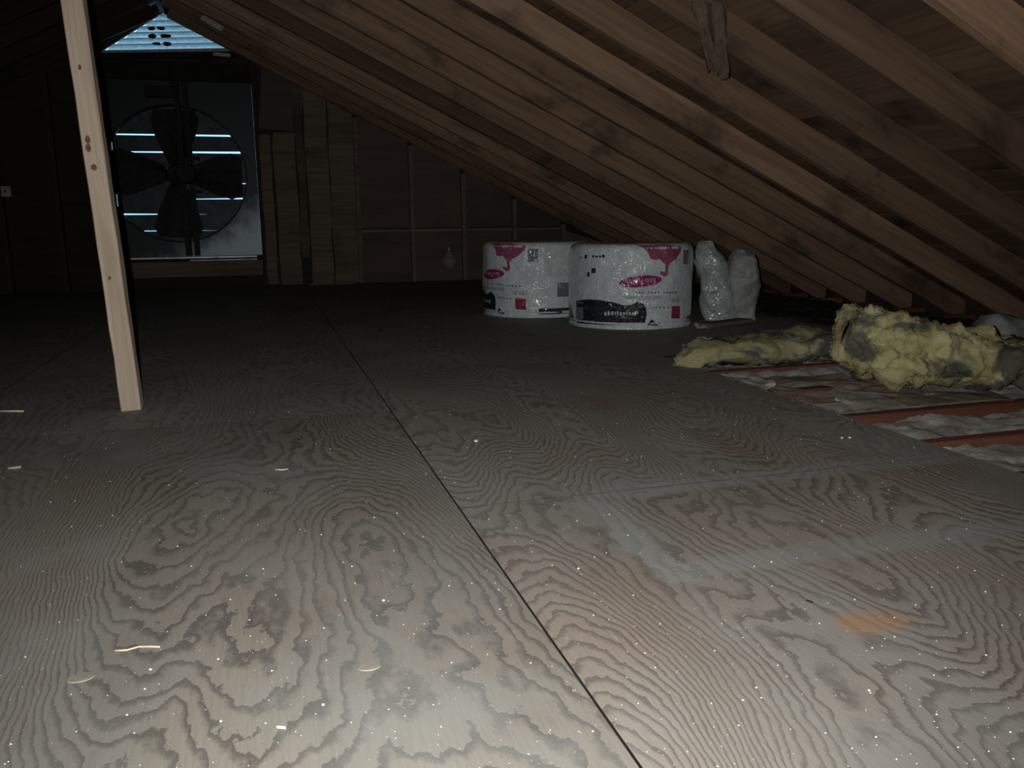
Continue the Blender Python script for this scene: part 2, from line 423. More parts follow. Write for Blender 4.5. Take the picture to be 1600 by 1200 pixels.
wall = struct(link('wall_back', me))
def panel(name, poly, d, mat, y=None):
    y1 = W + 0.0115
    return link(name, prism_me(name, poly, y1 - d, y1, mat), None, wall)
def wob(x, z0, z1, n, a):
    return [(x + random.uniform(-a, a), z0 + (z1 - z0) * i / n) for i in range(n + 1)]
# planks right of the fan, with ragged dark gaps
def plank(x0, x1, mat, d, z0=0.0, z1=None, a=0.007, n=9):
    t0 = zs(x0) if z1 is None else z1; t1 = zs(x1) if z1 is None else z1
    left = wob(x0, z0, t0 - 0.02, n, a); right = wob(x1, z0, t1 - 0.02, n, a)
    panel('plank', left[::-1] + right if False else right + left[::-1], d, mat)
plank(0.035, 0.128, WALLW, 0.030, 0.02, 1.34)
plank(0.150, 0.335, WALLW, 0.024, 0.01, 1.36)
plank(0.430, 0.620, WALLW, 0.018, 0.01)
plank(0.632, 0.855, WALLW, 0.016, 0.01)
plank(0.345, 0.418, WALLW, 0.012, 0.25, None, 0.016)
panel('pale_panel', [(0.04, 1.37), (0.335, 1.355), (0.34, zs(0.34) - 0.03), (0.10, zs(0.10) - 0.05)], 0.02, PANELM)
link('sill_strip', boxm('sill_strip', 0.40, 0.80, W - 0.06, W - 0.002, 0.0015, 0.014, STUDM, 0.001), None, wall)
ST = [0.868, 1.362, 1.852, 2.352, 2.85]
for i in range(4):
    x0, x1 = ST[i] + 0.021, ST[i + 1] - 0.021
    for (a, b, lo) in ((0.0, 0.462, True), (0.502, None, False)):
        if lo: poly = [(x0, 0.004), (x1, 0.004), (x1, b), (x0, b)]
        else: poly = [(x0, a), (x1, a), (x1, zs(x1) - 0.02), (x0, zs(x0) - 0.02)]
        if poly[2][1] > poly[1][1] + 0.03: panel('panel', poly, 0.012, PANELM)
panel('panel', [(ST[4] + 0.021, 0.004), (3.9, 0.004), (3.9, 0.14), (ST[4] + 0.021, 0.46)], 0.012, PANELM)
for x in ST:
    link('stud', boxm('stud', x - 0.019, x + 0.019, W - 0.045, W + 0.011, 0.004, zb(x) - 0.01, STUDM if x > 1 else WALLW, 0.002), None, wall)
for i in range(4):
    link('rail', boxm('rail', ST[i] + 0.0195, ST[i + 1] - 0.0195, W - 0.02, W + 0.011, 0.464, 0.492, STUDM, 0.002), None, wall)
# left of the fan: dark studs and boards
for x in (-1.1848, -1.60, -2.02, -2.45, -2.9, -3.4, -3.9):
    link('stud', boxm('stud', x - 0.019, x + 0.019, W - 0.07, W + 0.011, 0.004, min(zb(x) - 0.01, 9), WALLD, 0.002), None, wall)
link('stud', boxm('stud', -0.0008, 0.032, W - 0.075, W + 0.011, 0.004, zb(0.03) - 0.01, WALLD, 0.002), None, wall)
link('header', boxm('header', FX0 - 0.015, FX1 - 0.001, W - 0.085, W + 0.011, FZ1 + 0.005, FZ1 + 0.15, DARKW, 0.003), None, wall)
link('sill_board', boxm('sill_board', FX0 - 0.01, FX1 - 0.002, W - 0.085, W + 0.011, 0.105, 0.24, WALLW, 0.003), None, wall)
link('apron_board', boxm('apron_board', FX0 - 0.01, FX1 - 0.002, W - 0.03, W + 0.011, 0.006, 0.10, WALLD, 0.002), None, wall)

# ------------------------------------------------------------------ GABLE VENT
vent = empty('gable_vent', (-0.672, W, 1.93))
tag(vent, 'triangular white louvred vent at the gable peak, letting in blue daylight', 'vent')
def vl(p): return Vector(p) - vent.location
ex = (Vector((VR[0], 0, VR[1])) - Vector((VL[0], 0, VL[1]))).normalized()
nsl = 7
for i in range(nsl):
    t0 = i / nsl
    zc = lambda t: (VL[1] + (VA[1] - VL[1]) * t, VR[1] + (VA[1] - VR[1]) * t)
    ta = t0 + 0.5 / nsl
    xl = VL[0] + (VA[0] - VL[0]) * t0; xr = VR[0] + (VA[0] - VR[0]) * t0
    zl, zr = zc(t0)
    hgt = (VA[1] - VL[1]) / nsl
    # louvre blade, inner edge up, outer edge down
    v = []
    shrink = (VA[0] - VL[0]) / nsl * 1.0
    for (dy, dz, sh) in ((0.028, hgt * 0.62, shrink * 0.6), (0.105, 0.0, 0.0)):
        for tt in (0.0, 0.004):
            v.append((xl + sh + 0.0, W + dy, zl + dz + tt)); v.append((xr - sh, W + dy, zr + dz + tt))
    v = [vl(p) for p in v]
    f = [(0, 1, 5, 4), (2, 6, 7, 3), (0, 2, 3, 1), (4, 5, 7, 6), (0, 4, 6, 2), (1, 3, 7, 5)]
    me = mesh('slat', v, f); me.materials.append(LOUV); link('slat', me, None, vent)
def rake(a, b, wd_, mat, nm, y0, y1):
    a = Vector((a[0], 0, a[1])); b = Vector((b[0], 0, b[1])); d = (b - a).normalized(); n = Vector((-d.z, 0, d.x))
    pts = [a, b, b + n * wd_, a + n * wd_]
    me = prism_me(nm, [(p.x - vent.location.x, p.z - vent.location.z) for p in pts], y0 - W, y1 - W, mat)
    return link(nm, me, None, vent)
rake((VL[0] - 0.02, VL[1] + 0.012), (VA[0] + 0.0, VA[1] + 0.012), 0.045, DARKW, 'rake_frame', W - 0.03, W + 0.11)
rake((VA[0], VA[1] + 0.012), (VR[0] + 0.02, VR[1] + 0.012), 0.045, DARKW, 'rake_frame', W - 0.03, W + 0.11)
rake((VR[0] + 0.01, VR[1]), (VL[0] - 0.01, VL[1]), 0.045, DARKW, 'bottom_frame', W - 0.03, W + 0.11)
# dark clumps of leaf litter caught on the louvres
def clump(loc, sx, sz, parent_label, i):
    bm = bmesh.new(); bmesh.ops.create_icosphere(bm, subdivisions=2, radius=1.0)
    for v in bm.verts:
        k = 1 + 0.45 * noise.noise(v.co * 2.1 + Vector((i * 7.1, 0, 0)))
        v.co = Vector((v.co.x * sx * k, v.co.y * 0.012, v.co.z * sz * k))
    me = bpy.data.meshes.new('leaf_clump'); bm.to_mesh(me); bm.free(); me.materials.append(CLOD)
    o = link('leaf_clump', me, None, None, Matrix.Translation(loc)); return o
for i, (x, z, sx, sz, lb) in enumerate((
    (-0.765, 2.158, 0.030, 0.015, 'small dark litter clump caught on the vent louvres, upper left one'),
    (-0.690, 2.162, 0.030, 0.014, 'small dark litter clump caught on the vent louvres, upper right one'),
    (-0.765, 2.098, 0.032, 0.020, 'dark litter clump caught on the vent louvres, middle left one'),
    (-0.660, 2.105, 0.050, 0.014, 'widest dark litter clump caught on the vent louvres'),
    (-0.735, 2.040, 0.034, 0.012, 'dark litter clump caught on the vent louvres, lower left one'),
    (-0.655, 2.042, 0.030, 0.018, 'dark litter clump caught on the vent louvres, lower right one'))):
    tag(clump((x, W + 0.012, z), sx, sz, lb, i), lb, 'leaf litter', 'litter clumps caught on the vent louvres')

# ------------------------------------------------------------------ ATTIC FAN
fan = empty('attic_fan', (-0.655, W - 0.09, 0.26))
tag(fan, 'large square attic exhaust fan with dark blades set in the gable wall', 'fan')
FC = Vector((-0.655, 0, 0.975)); FR = 0.565
def fp(x, y, z): return (x - fan.location.x, y - fan.location.y, z - fan.location.z)
# housing plate with a round hole
N = 64
vo = []; vi = []
x0, x1, z0, z1 = FX0 + 0.001, FX1 - 0.001, FZ0 + 0.001, FZ1 - 0.001
angs = sorted([2 * math.pi * i / 60 + 0.013 for i in range(60)] + [math.atan2(zc_ - FC.z, xc_ - FC.x) % (2 * math.pi) for xc_ in (x0, x1) for zc_ in (z0, z1)])
for i in range(N):
    a = angs[i]; c, s = math.cos(a), math.sin(a)
    tx = ((x1 if c > 0 else x0) - FC.x) / c if abs(c) > 1e-6 else 1e9
    tz = ((z1 if s > 0 else z0) - FC.z) / s if abs(s) > 1e-6 else 1e9
    t = min(tx, tz)
    vo.append((FC.x + c * t, FC.z + s * t)); vi.append((FC.x + c * FR, FC.z + s * FR))
v = []; f = []
for y in (W - 0.078, W - 0.075):
    v += [fp(x, y, z) for x, z in vo] + [fp(x, y, z) for x, z in vi]
for i in range(N):
    j = (i + 1) % N
    f += [(i, j, N + j, N + i), (2 * N + i, 3 * N + i, 3 * N + j, 2 * N + j), (i, 2 * N + i, 2 * N + j, j), (N + i, N + j, 3 * N + j, 3 * N + i)]
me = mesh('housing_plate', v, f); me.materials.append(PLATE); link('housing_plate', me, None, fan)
def ringpart(nm, r0, r1, y0, y1, mat, seg=64, a0=0.0, a1=2 * math.pi):
    v = []; f = []
    full = abs(a1 - a0 - 2 * math.pi) < 1e-6
    cnt = seg if full else seg + 1
    for i in range(cnt):
        a = a0 + (a1 - a0) * i / seg
        for r, y in ((r0, y0), (r1, y0), (r1, y1), (r0, y1)):
            v.append(fp(FC.x + r * math.cos(a), y, FC.z + r * math.sin(a)))
    for i in range(seg):
        j = (i + 1) % cnt
        for k in range(4):
            f.append((i * 4 + k, i * 4 + (k + 1) % 4, j * 4 + (k + 1) % 4, j * 4 + k))
    me = mesh(nm, v, f); me.materials.append(mat); return link(nm, me, None, fan)
ringpart('shroud_ring', FR - 0.004, FR + 0.008, W - 0.10, W - 0.012, FANM)
for (xa, xb, za, zb2) in ((FX0 + 0.001, FX0 + 0.006, FZ0 + 0.001, FZ1 - 0.001), (FX1 - 0.006, FX1 - 0.001, FZ0 + 0.001, FZ1 - 0.001), (FX0 + 0.007, FX1 - 0.007, FZ0 + 0.001, FZ0 + 0.006), (FX0 + 0.007, FX1 - 0.007, FZ1 - 0.006, FZ1 - 0.001)):
    link('housing_side', boxm('housing_side', xa + 0.655, xb + 0.655, 0.0155, 0.14, za - 0.26, zb2 - 0.26, FANM), None, fan)
# bottom flange rails
link('bottom_flange', boxm('bottom_flange', -0.50, 0.61, -0.02, 0.012, 0.004, 0.022, GALV, 0.002), None, fan)
link('bottom_flange', boxm('bottom_flange', 0.05, 0.61, -0.035, -0.022, -0.016, -0.006, GALV, 0.002), None, fan)
# uprights carrying the motor
for xx, ww in ((-0.605, 0.026), (-0.535, 0.022)):
    link('motor_bracket', boxm('motor_bracket', xx - ww + 0.655, xx + ww + 0.655, -0.055, -0.03, 0.03, 1.465, FANM, 0.003), None, fan)
for zz in (0.83, 1.10):
    link('cross_strap', boxm('cross_strap', -0.04, 0.20, -0.075, -0.056, zz - 0.26 - 0.015, zz - 0.26 + 0.015, FANM, 0.002), None, fan)
link('junction_cover', boxm('junction_cover', -0.19, 0.06, -0.075, -0.03, 1.33, 1.42, FANM, 0.006), None, fan)
# motor and hub
def cyl(nm, r, y0, y1, mat, seg=24, parent=None, cx=0.0, cz=0.715):
    v = []; f = []
    prof = [(r * 0.86, y0), (r, y0 + 0.012), (r, y1 - 0.012), (r * 0.9, y1)]
    for i in range(seg):
        a = 2 * math.pi * i / seg
        for rr, y in prof: v.append((cx + rr * math.cos(a), y, cz + rr * math.sin(a)))
    for i in range(seg):
        j = (i + 1) % seg
        for k in range(3): f.append((i * 4 + k, i * 4 + k + 1, j * 4 + k + 1, j * 4 + k))
    f.append([i * 4 for i in range(seg)]); f.append([i * 4 + 3 for i in range(seg)][::-1])
    me = mesh(nm, v, f); me.materials.append(mat); return link(nm, me, None, parent or fan)
cyl('motor', 0.085, -0.20, -0.056, FANM, 24, None, 0.085)
hub = cyl('hub', 0.085, -0.028, 0.035, FANM, 24, None, 0.0)
for k in range(4):
    a0 = math.radians(-2 + 90 * k)
    v = []; f = []
    R_ = [0.075, 0.2, 0.32, 0.44, 0.53]
    for i, r in enumerate(R_):
        wd2 = [0.07, 0.13, 0.18, 0.21, 0.17][i]; tw = math.radians([36, 30, 25, 21, 18][i])
        for q in (-1, -0.33, 0.33, 1):
            s = q * wd2
            cam_ = 0.012 * (1 - q * q)
            lx = r * math.cos(a0) - s * math.cos(tw) * math.sin(a0); lz = r * math.sin(a0) + s * math.cos(tw) * math.cos(a0)
            for t in (0.0, 0.003): v.append((lx, s * math.sin(tw) * 0.28 + 0.01 + cam_ + t, lz + 0.715))
    for i in range(4):
        for q in range(3):
            a = (i * 4 + q) * 2; b = a + 2; c = a + 8; d = b + 8
            f += [(a, b, d, c), (a + 1, c + 1, d + 1, b + 1)]
        e0, e1 = (i * 4) * 2, (i * 4 + 3) * 2
        f += [(e0, e0 + 8, e0 + 9, e0 + 1), (e1, e1 + 1, e1 + 9, e1 + 8)]
    for i in (0, 4):
        for q in range(3):
            a = (i * 4 + q) * 2; f.append((a, a + 1, a + 3, a + 2))
    me = mesh('blade', v, f); me.materials.append(FANM); link('blade', me, None, fan)
# shutter slats behind the fan, not quite shut
zz = [1.733, 1.565, 1.432, 1.298, 1.156, 1.026, 0.897, 0.766, 0.637, 0.497, 0.352, 0.29]
gaps = [(-0.004, -0.004), (-0.004, -0.004), (0.010, 0.014), (0.008, 0.017), (0.007, -0.005), (-0.005, 0.007), (-0.007, 0.013), (0.012, -0.007), (0.007, -0.003), (-0.004, -0.004), (-0.004, -0.004)]
for i in range(len(zz) - 1):
    zt, zb_ = zz[i], zz[i + 1]
    gp = gaps[i]
    gl, gr = gp
    v = []
    for (xx, g_) in ((FX0 + 0.01, gl), (FX1 - 0.01, gr)):
        v += [fp(xx, W + 0.032, zt + 0.004 - 0.0), fp(xx, W + 0.030, zb_ + 0.004 + g_), fp(xx, W + 0.033, zb_ + 0.004 + g_), fp(xx, W + 0.035, zt + 0.004)]
    f = [(0, 1, 5, 4), (1, 2, 6, 5), (2, 3, 7, 6), (3, 0, 4, 7), (0, 3, 2, 1), (4, 5, 6, 7)]
    me = mesh('shutter_slat', v, f); me.materials.append(SHUT); link('shutter_slat', me, None, fan)

# ------------------------------------------------------------------ POST
post = empty('wooden_post', (-0.408, 2.735, 0.0))
tag(post, 'slender pale timber post leaning slightly, rising from the plywood floor', 'post')
top = Vector((-0.500, 2.745, 2.16)) - Vector(post.location)
pm = board_me('shaft', top.length, 0.056, 0.056, POSTM, 26, 0.0012, 0.003)
sh = link('shaft', pm, None, post, frame((0, 0, 0.001), top, (0.998, -0.05, 0)))
KN = plain('knot_wood', (0.17, 0.09, 0.06), 0.8, 0.0, 0.4, 60.0)
def knot(s, off, a, b):
    n = 14
    v = [(s + a * math.cos(2 * math.pi * i / n) * (1 + 0.2 * math.sin(3 * i)), off + b * math.sin(2 * math.pi * i / n), 0.0283) for i in range(n)]
    v += [(s + a * 0.6 * math.cos(2 * math.pi * i / n), off + b * 0.6 * math.sin(2 * math.pi * i / n), 0.0288) for i in range(n)]
    me = mesh('knot', v, [list(range(n, 2 * n))] + [(i, (i + 1) % n, (i + 1) % n + n, i + n) for i in range(n)])
    me.materials.append(KN); return link('knot', me, None, sh)
KNOTS = [(0.985, 0.004, 0.008, 0.005), (0.79, 0.010, 0.012, 0.007), (0.765, 0.012, 0.014, 0.009), (0.715, 0.004, 0.010, 0.009), (0.40, 0.006, 0.007, 0.005)]
mloc = sh.matrix_local
zl = (mloc.to_3x3() @ Vector((0, 0, 1)))
sgn = 1.0 if zl.y < 0 else -1.0
for k in KNOTS:
    o = knot(*k)
    if sgn < 0: o.matrix_local = Matrix.Rotation(math.pi, 4, 'X')

# ------------------------------------------------------------------ INSULATION BUNDLES
BR, BH = 0.325, 0.432
def bundle_profile(z):
    t = z / BH
    r = BR * (1 + 0.018 * math.sin(math.pi * t))
    e = 0.035
    if z < 0.018: r = BR * 1.012
    elif z < 0.03: r = BR * 0.985
    if z > BH - e:
        q = (z - (BH - e)) / e; r -= e * (1 - math.sqrt(max(0, 1 - q * q)))
    return r
def rad(th, z):
    r = bundle_profile(z)
    p = Vector((math.cos(th) * 3.0, math.sin(th) * 3.0, z * 7.0))
    return r + 0.006 * noise.noise(p) + 0.003 * noise.noise(p * 3.3)
def on_wrap(u, z, out):
    """u: angle from the front (towards -y), growing to the right"""
    r = rad(u, z) + out
    return Vector((r * math.sin(u), -r * math.cos(u), z))
def body_mesh():
    zs_ = [0, 0.006, 0.012, 0.018, 0.022, 0.03, 0.05] + [0.05 + (BH - 0.085) * i / 16 for i in range(1, 17)] + [BH - 0.035 + 0.035 * q for q in (0.2, 0.4, 0.6, 0.75, 0.88, 0.96, 1.0)]
    zs_ = sorted(set(round(z, 5) for z in zs_))
    n = 96; v = []; f = []
    for z in zs_:
        for i in range(n): v.append(on_wrap(2 * math.pi * i / n - math.pi, z, 0.0))
    for k in range(len(zs_) - 1):
        for i in range(n): f.append((k * n + i, k * n + (i + 1) % n, (k + 1) * n + (i + 1) % n, (k + 1) * n + i))
    base = (len(zs_) - 1) * n
    prev = base
    for q in (0.6, 0.3, 0.06):   # spiral-ish puckered top
        st = len(v)
        for i in range(n):
            p = v[base + i]; w_ = 0.008 * noise.noise(Vector((p.x * 9 * q, p.y * 9 * q, 4)))
            v.append(Vector((p.x * q, p.y * q, BH - 0.004 + w_ - 0.012 * (1 - q))))
        for i in range(n): f.append((prev + i, prev + (i + 1) % n, st + (i + 1) % n, st + i))
        prev = st
    f.append([prev + i for i in range(n)]); f.append([i for i in range(n)][::-1])
    me = mesh('wrap', v, f, True); me.materials.append(FILM); return me
def flat_to_wrap(me, out):
    bm = bmesh.new(); bm.from_mesh(me)
    xs = [v.co.x for v in bm.verts]; lo, hi = min(xs), max(xs)
    ys = [v.co.y for v in bm.verts]; l2, h2 = min(ys), max(ys)
    st = 0.05
    k = math.ceil(lo / st)
    while k * st < hi:
        g = list(bm.verts) + list(bm.edges) + list(bm.faces)
        bmesh.ops.bisect_plane(bm, geom=g, plane_co=(k * st, 0, 0), plane_no=(1, 0, 0)); k += 1
    k = math.ceil(l2 / 0.02)
    while k * 0.02 < h2:
        g = list(bm.verts) + list(bm.edges) + list(bm.faces)
        bmesh.ops.bisect_plane(bm, geom=g, plane_co=(0, k * 0.02, 0), plane_no=(0, 1, 0)); k += 1
    for v in bm.verts: v.co = on_wrap(v.co.x, v.co.y, out)
    bmesh.ops.recalc_face_normals(bm, faces=bm.faces)
    for f in bm.faces:
        c = f.calc_center_median()
        if f.normal.x * c.x + f.normal.y * c.y < 0: f.normal_flip()
    bm.to_mesh(me); bm.free()
    me.polygons.foreach_set('use_smooth', [True] * len(me.polygons))
    return me
def P(cx, cy):
    """print layout of the wrapper: a point of the printed design -> (angle, height)"""
    px = 880 + cx / 7.273; py = 365 + cy / 7.273
    s = max(-0.985, min(0.985, (px - 987) / 97.0))
    u = math.asin(s)
    bot = 506 + 11 * math.cos(u); topy = 379 + 4 * math.cos(u)
    return (u, max(0.004, min(BH - 0.006, (bot - py) / (bot - topy + 1) * BH)))
def poly_print(nm, pts, out, mat):
    me = bpy.data.meshes.new(nm)
    bm = bmesh.new(); bm.faces.new([bm.verts.new((u, z, 0)) for u, z in pts])
    bmesh.ops.triangulate(bm, faces=bm.faces); bm.to_mesh(me); bm.free()
    me.materials.append(mat); return flat_to_wrap(me, out)
def text_print(nm, body, ctr, h_, wdt, out, mat, tilt=0.0):
    cu = bpy.data.curves.new('lettering', 'FONT'); cu.body = body; cu.size = 1.0; cu.align_x = 'CENTER'; cu.align_y = 'CENTER'; cu.resolution_u = 2
    ob = bpy.data.objects.new('lettering_source', cu); COL.objects.link(ob)
    dg = bpy.context.evaluated_depsgraph_get(); dg.update()
    me = bpy.data.meshes.new_from_object(ob.evaluated_get(dg)); me.name = nm
    bpy.data.objects.remove(ob)
    xs = [v.co.x for v in me.vertices]; ys = [v.co.y for v in me.vertices]
    sx = wdt / (max(xs) - min(xs)); sy = h_ / (max(ys) - min(ys)); mx = (max(xs) + min(xs)) / 2; my = (max(ys) + min(ys)) / 2
    for v in me.vertices:   # the bundle stands upside down, so does its lettering
        x = -(v.co.x - mx) * sx; y = -(v.co.y - my) * sy
        v.co = (ctr[0] + x, ctr[1] + y + x * tilt * BR, 0)
    me.materials.clear(); me.materials.append(mat)
    return flat_to_wrap(me, out)
def rect(a, b, c, d): return [P(a, d), P(c, d), P(c, b), P(a, b)]
prints = []
splash = [(820, 128), (880, 118), (1000, 112), (1180, 116), (1335, 150), (1325, 205), (1265, 290), (1205, 335), (1182, 372), (1184, 470), (1150, 495), (1092, 462), (1100, 428), (1150, 440), (1148, 356), (1085, 292), (1040, 305), (990, 292), (968, 222), (915, 165)]
prints.append((poly_print('pink_splash', [P(*p) for p in splash], 0.0012, FPINK), None))
c0 = P(888, 545)
ov = []
for i in range(36):
    a = 2 * math.pi * i / 36
    ov.append(P(888 + 228 * math.cos(a), 545 + 66 * math.sin(a) - 22 * math.cos(a)))
prints.append((poly_print('oval_logo', ov, 0.0012, FOVAL), None))
prints.append((text_print('logo_lettering', 'EcoTouch', (c0[0], c0[1]), 0.026, 0.46, 0.0022, FWHT, 0.02), 'oval_logo'))
prints.append((poly_print('red_square_logo', rect(1235, 828, 1332, 972), 0.0012, FRED), None))
pk = P(1268, 760)
prints.append((text_print('lettering', 'PINK', pk, 0.023, 0.20, 0.0012, FORG), None))
pk = P(915, 735)
prints.append((text_print('lettering', 'FIBERGLAS Insulation', pk, 0.017, 0.62, 0.0012, FGRY), None))
for k in range(15):
    if k in (4, 9): continue
    a = 805 + k * 33
    prints.append((poly_print('fine_print', rect(a, 664 + random.uniform(-3, 3), a + random.uniform(14, 24), 682), 0.0012, FGRY), None))
for k in range(5):
    a = 1010 + k * 42
    prints.append((poly_print('fine_print', rect(a, 836, a + random.uniform(18, 30), 852), 0.0012, FGRY), None))
prints.append((poly_print('grey_code_block', rect(1350, 190, 1412, 350), 0.0012, FGRY), None))
blk = [(-20, 900), (60, 905), (180, 1000), (182, 775), (240, 760), (330, 752), (450, 758), (600, 784), (720, 822), (790, 812), (860, 780), (920, 800), (955, 850), (962, 930), (958, 1046), (180, 1030), (40, 1010), (-20, 1000)]
prints.append((poly_print('black_panel', [P(*p) for p in [(182, 775), (240, 760), (330, 752), (450, 758), (600, 784), (720, 822), (790, 812), (860, 780), (920, 800), (955, 850), (962, 930), (945, 1046), (180, 1030)]], 0.0012, FBLK), None))
prints.append((poly_print('black_corner', [P(1018, 975), P(975, 1050), P(1100, 1058)], 0.0012, FBLK), None))
prints.append((poly_print('grey_code_block', rect(190, 845, 262, 990), 0.0022, FGRY), 'black_panel'))
prints.append((poly_print('grey_code_block', rect(192, 786, 266, 800), 0.0022, FGRY), 'black_panel'))
x = 505
while x < 835:
    w_ = random.uniform(12, 24)
    prints.append((poly_print('fine_print', rect(x, 888 + random.uniform(0, 12), x + w_, 938 + random.uniform(-10, 4)), 0.0022, FWHT), 'black_panel')); x += w_ + random.uniform(8, 14)
for (a, b, c, d) in ((215, 262, 245, 274), (272, 240, 300, 285), (362, 244, 380, 274), (395, 252, 430, 272), (440, 248, 462, 272), (472, 240, 500, 274), (312, 438, 340, 490), (362, 392, 408, 450)):
    prints.append((poly_print('ink_mark', rect(a, b, c, d), 0.0012, FBLK), None))
# the far side of the design, seen on the other bundle
def U(u0, z0, u1, z1): return [(u0, z0), (u1, z0), (u1, z1), (u0, z1)]
prints.append((poly_print('dark_block', U(1.46, 0.12, 1.72, 0.20), 0.0012, FGRY), None))
prints.append((poly_print('dark_strip', U(1.13, 0.02, 1.75, 0.055), 0.0012, FBLK), None))
prints.append((poly_print('pale_block', U(1.22, 0.235, 1.75, 0.40), 0.0012, FWHT), None))
prints.append((poly_print('black_corner', [(-1.57, 0.02), (-1.1, 0.02), (-1.2, 0.10), (-1.57, 0.12)], 0.0012, FBLK), None))
wrap_me = body_mesh()
def bundle(loc, face, label):
    b = empty('insulation_bundle', loc, face)
    tag(b, label, 'insulation bundle', 'shrink-wrapped insulation bundles')
    wr = link('wrap', wrap_me, None, b)
    par = {}
    for me, under in prints:
        o = link(me.name.split('.')[0], me, None, par.get(under, b))
        par.setdefault(me.name.split('.')[0], o)
    return b
def face_cam(x, y): return math.atan2(-x, y) if False else -math.atan2(x, y)
B1 = (1.905, 4.235, 0.001); B2 = (1.600, 4.930, 0.001)
bundle(B1, face_cam(B1[0], B1[1]), 'nearer white shrink-wrapped insulation bundle with magenta oval and black panel facing front')
bundle(B2, face_cam(B2[0], B2[1]) - 1.10, 'farther white insulation bundle, partly hidden behind the nearer one, red square facing front')

# ------------------------------------------------------------------ LOFTED BATTS
def loft(name, secs, mat, n=40, seg=60, amp=0.02, seed=0.0, sq=2.6, tuft=0.0, detail=0.006):
    """secs: (x, yc, zc, ry, rz) sections along x; lumpy closed surface"""
    def samp(t):
        f = t * (len(secs) - 1); i = min(int(f), len(secs) - 2); q = f - i; q = q * q * (3 - 2 * q) * 0.5 + q * 0.5
        return [a + (b - a) * q for a, b in zip(secs[i], secs[i + 1])]
    v = []; f = []
    for k in range(seg + 1):
        x, yc, zc, ry, rz = samp(k / seg)
        for i in range(n):
            a = 2 * math.pi * i / n
            c, s = math.cos(a), math.sin(a)
            cy = math.copysign(abs(c) ** (2 / sq), c); sz = math.copysign(abs(s) ** (2 / sq), s)
            p = Vector((x, yc + ry * cy, zc + rz * sz))
            d = Vector((0, cy, sz)).normalized()
            q = Vector((p.x * 7 + seed, p.y * 9, p.z * 11))
            dd = amp * noise.noise(q) + amp * 0.55 * noise.noise(q * 2.3) + detail * noise.noise(q * 6.0) + detail * 0.7 * noise.noise(q * 14.0)
            r2 = amp * 0.8 * noise.noise(q * 1.3 + Vector((9, 3, 1)))
            v.append(p + d * dd + Vector((r2, 0, 0)))
    for k in range(seg):
        for i in range(n): f.append((k * n + i, k * n + (i + 1) % n, (k + 1) * n + (i + 1) % n, (k + 1) * n + i))
    f.append([i for i in range(n)][::-1]); f.append([seg * n + i for i in range(n)])
    me = mesh(name, v, f, True); me.materials.append(mat); return me
def fibres(me_src, cnt, L, mat, seed):
    rng = random.Random(seed)
    v = []; f = []
    polys = me_src.polygons
    for _ in range(cnt):
        p = polys[rng.randrange(len(polys) - 2)]
        c = p.center; nrm = p.normal
        d = (nrm + Vector((rng.uniform(-1, 1), rng.uniform(-1, 1), rng.uniform(-1, 1))) * 0.9).normalized() * L * rng.uniform(0.3, 1.0)
        s = d.cross(Vector((rng.uniform(-1, 1), rng.uniform(-1, 1), rng.uniform(-1, 1)))).normalized() * rng.uniform(0.001, 0.0028)
        b = len(v); o = c - nrm * 0.002
        v += [o - s, o + s, o + d]; f.append((b, b + 1, b + 2))
    me = bpy.data.meshes.new('loose_fibres'); me.from_pydata([tuple(q) for q in v], [], f); me.materials.append(mat); return me
def batt(name, loc, secs, mat, label, cat='insulation', group=None, cnt=5000, L=0.007, **kw):
    e = empty(name, loc)
    tag(e, label, cat, group)
    me = loft('batt_body', secs, mat, **kw); link('batt_body', me, None, e)
    o = link('loose_fibres', fibres(me, cnt, L, mat, len(label)), None, e); o['kind'] = 'stuff'
    return e
# long low batt, its cut edge towards the camera
batt('fibreglass_batt', (1.9, 2.9, -0.018), [
    (-0.42, -0.03, 0.035, 0.03, 0.02), (-0.36, -0.03, 0.050, 0.07, 0.040), (-0.26, 0.0, 0.058, 0.10, 0.046), (-0.14, 0.02, 0.062, 0.13, 0.050),
    (0.0, 0.03, 0.062, 0.13, 0.048), (0.12, 0.03, 0.066, 0.13, 0.055), (0.22, 0.03, 0.068, 0.13, 0.060), (0.34, 0.03, 0.055, 0.12, 0.045), (0.46, 0.03, 0.045, 0.10, 0.036)],
    YELD, 'long low dirty yellow fibreglass batt lying across the joists', amp=0.026, detail=0.012, seed=3.0, cnt=6000)
batt('fibreglass_batt', (2.2, 2.26, -0.004), [
    (-0.42, 0.00, 0.175, 0.04, 0.05), (-0.40, 0.0, 0.175, 0.10, 0.075), (-0.36, 0.0, 0.165, 0.13, 0.105), (-0.28, 0.0, 0.145, 0.16, 0.100), (-0.18, 0.0, 0.128, 0.17, 0.090),
    (-0.06, 0.0, 0.105, 0.18, 0.085), (0.08, 0.0, 0.085, 0.18, 0.078), (0.22, 0.0, 0.066, 0.19, 0.062), (0.36, 0.0, 0.055, 0.19, 0.052), (0.55, 0.02, 0.050, 0.18, 0.045), (0.75, 0.02, 0.045, 0.14, 0.04)],
    YEL, 'big heaped yellow fibreglass batt at the right, raised at one end', amp=0.046, seed=11.0, cnt=9000, L=0.009, n=72, seg=150, detail=0.016)
batt('batt_scrap', (3.40, 3.2, -0.09), [(-0.20, 0, 0.05, 0.06, 0.04), (-0.1, 0, 0.09, 0.10, 0.09), (0.02, 0, 0.09, 0.11, 0.085), (0.12, 0, 0.06, 0.06, 0.05)],
    WHITEF, 'grey insulation scrap in the dark eave at the right edge', amp=0.02, seed=21.0, cnt=500, n=24, seg=20)

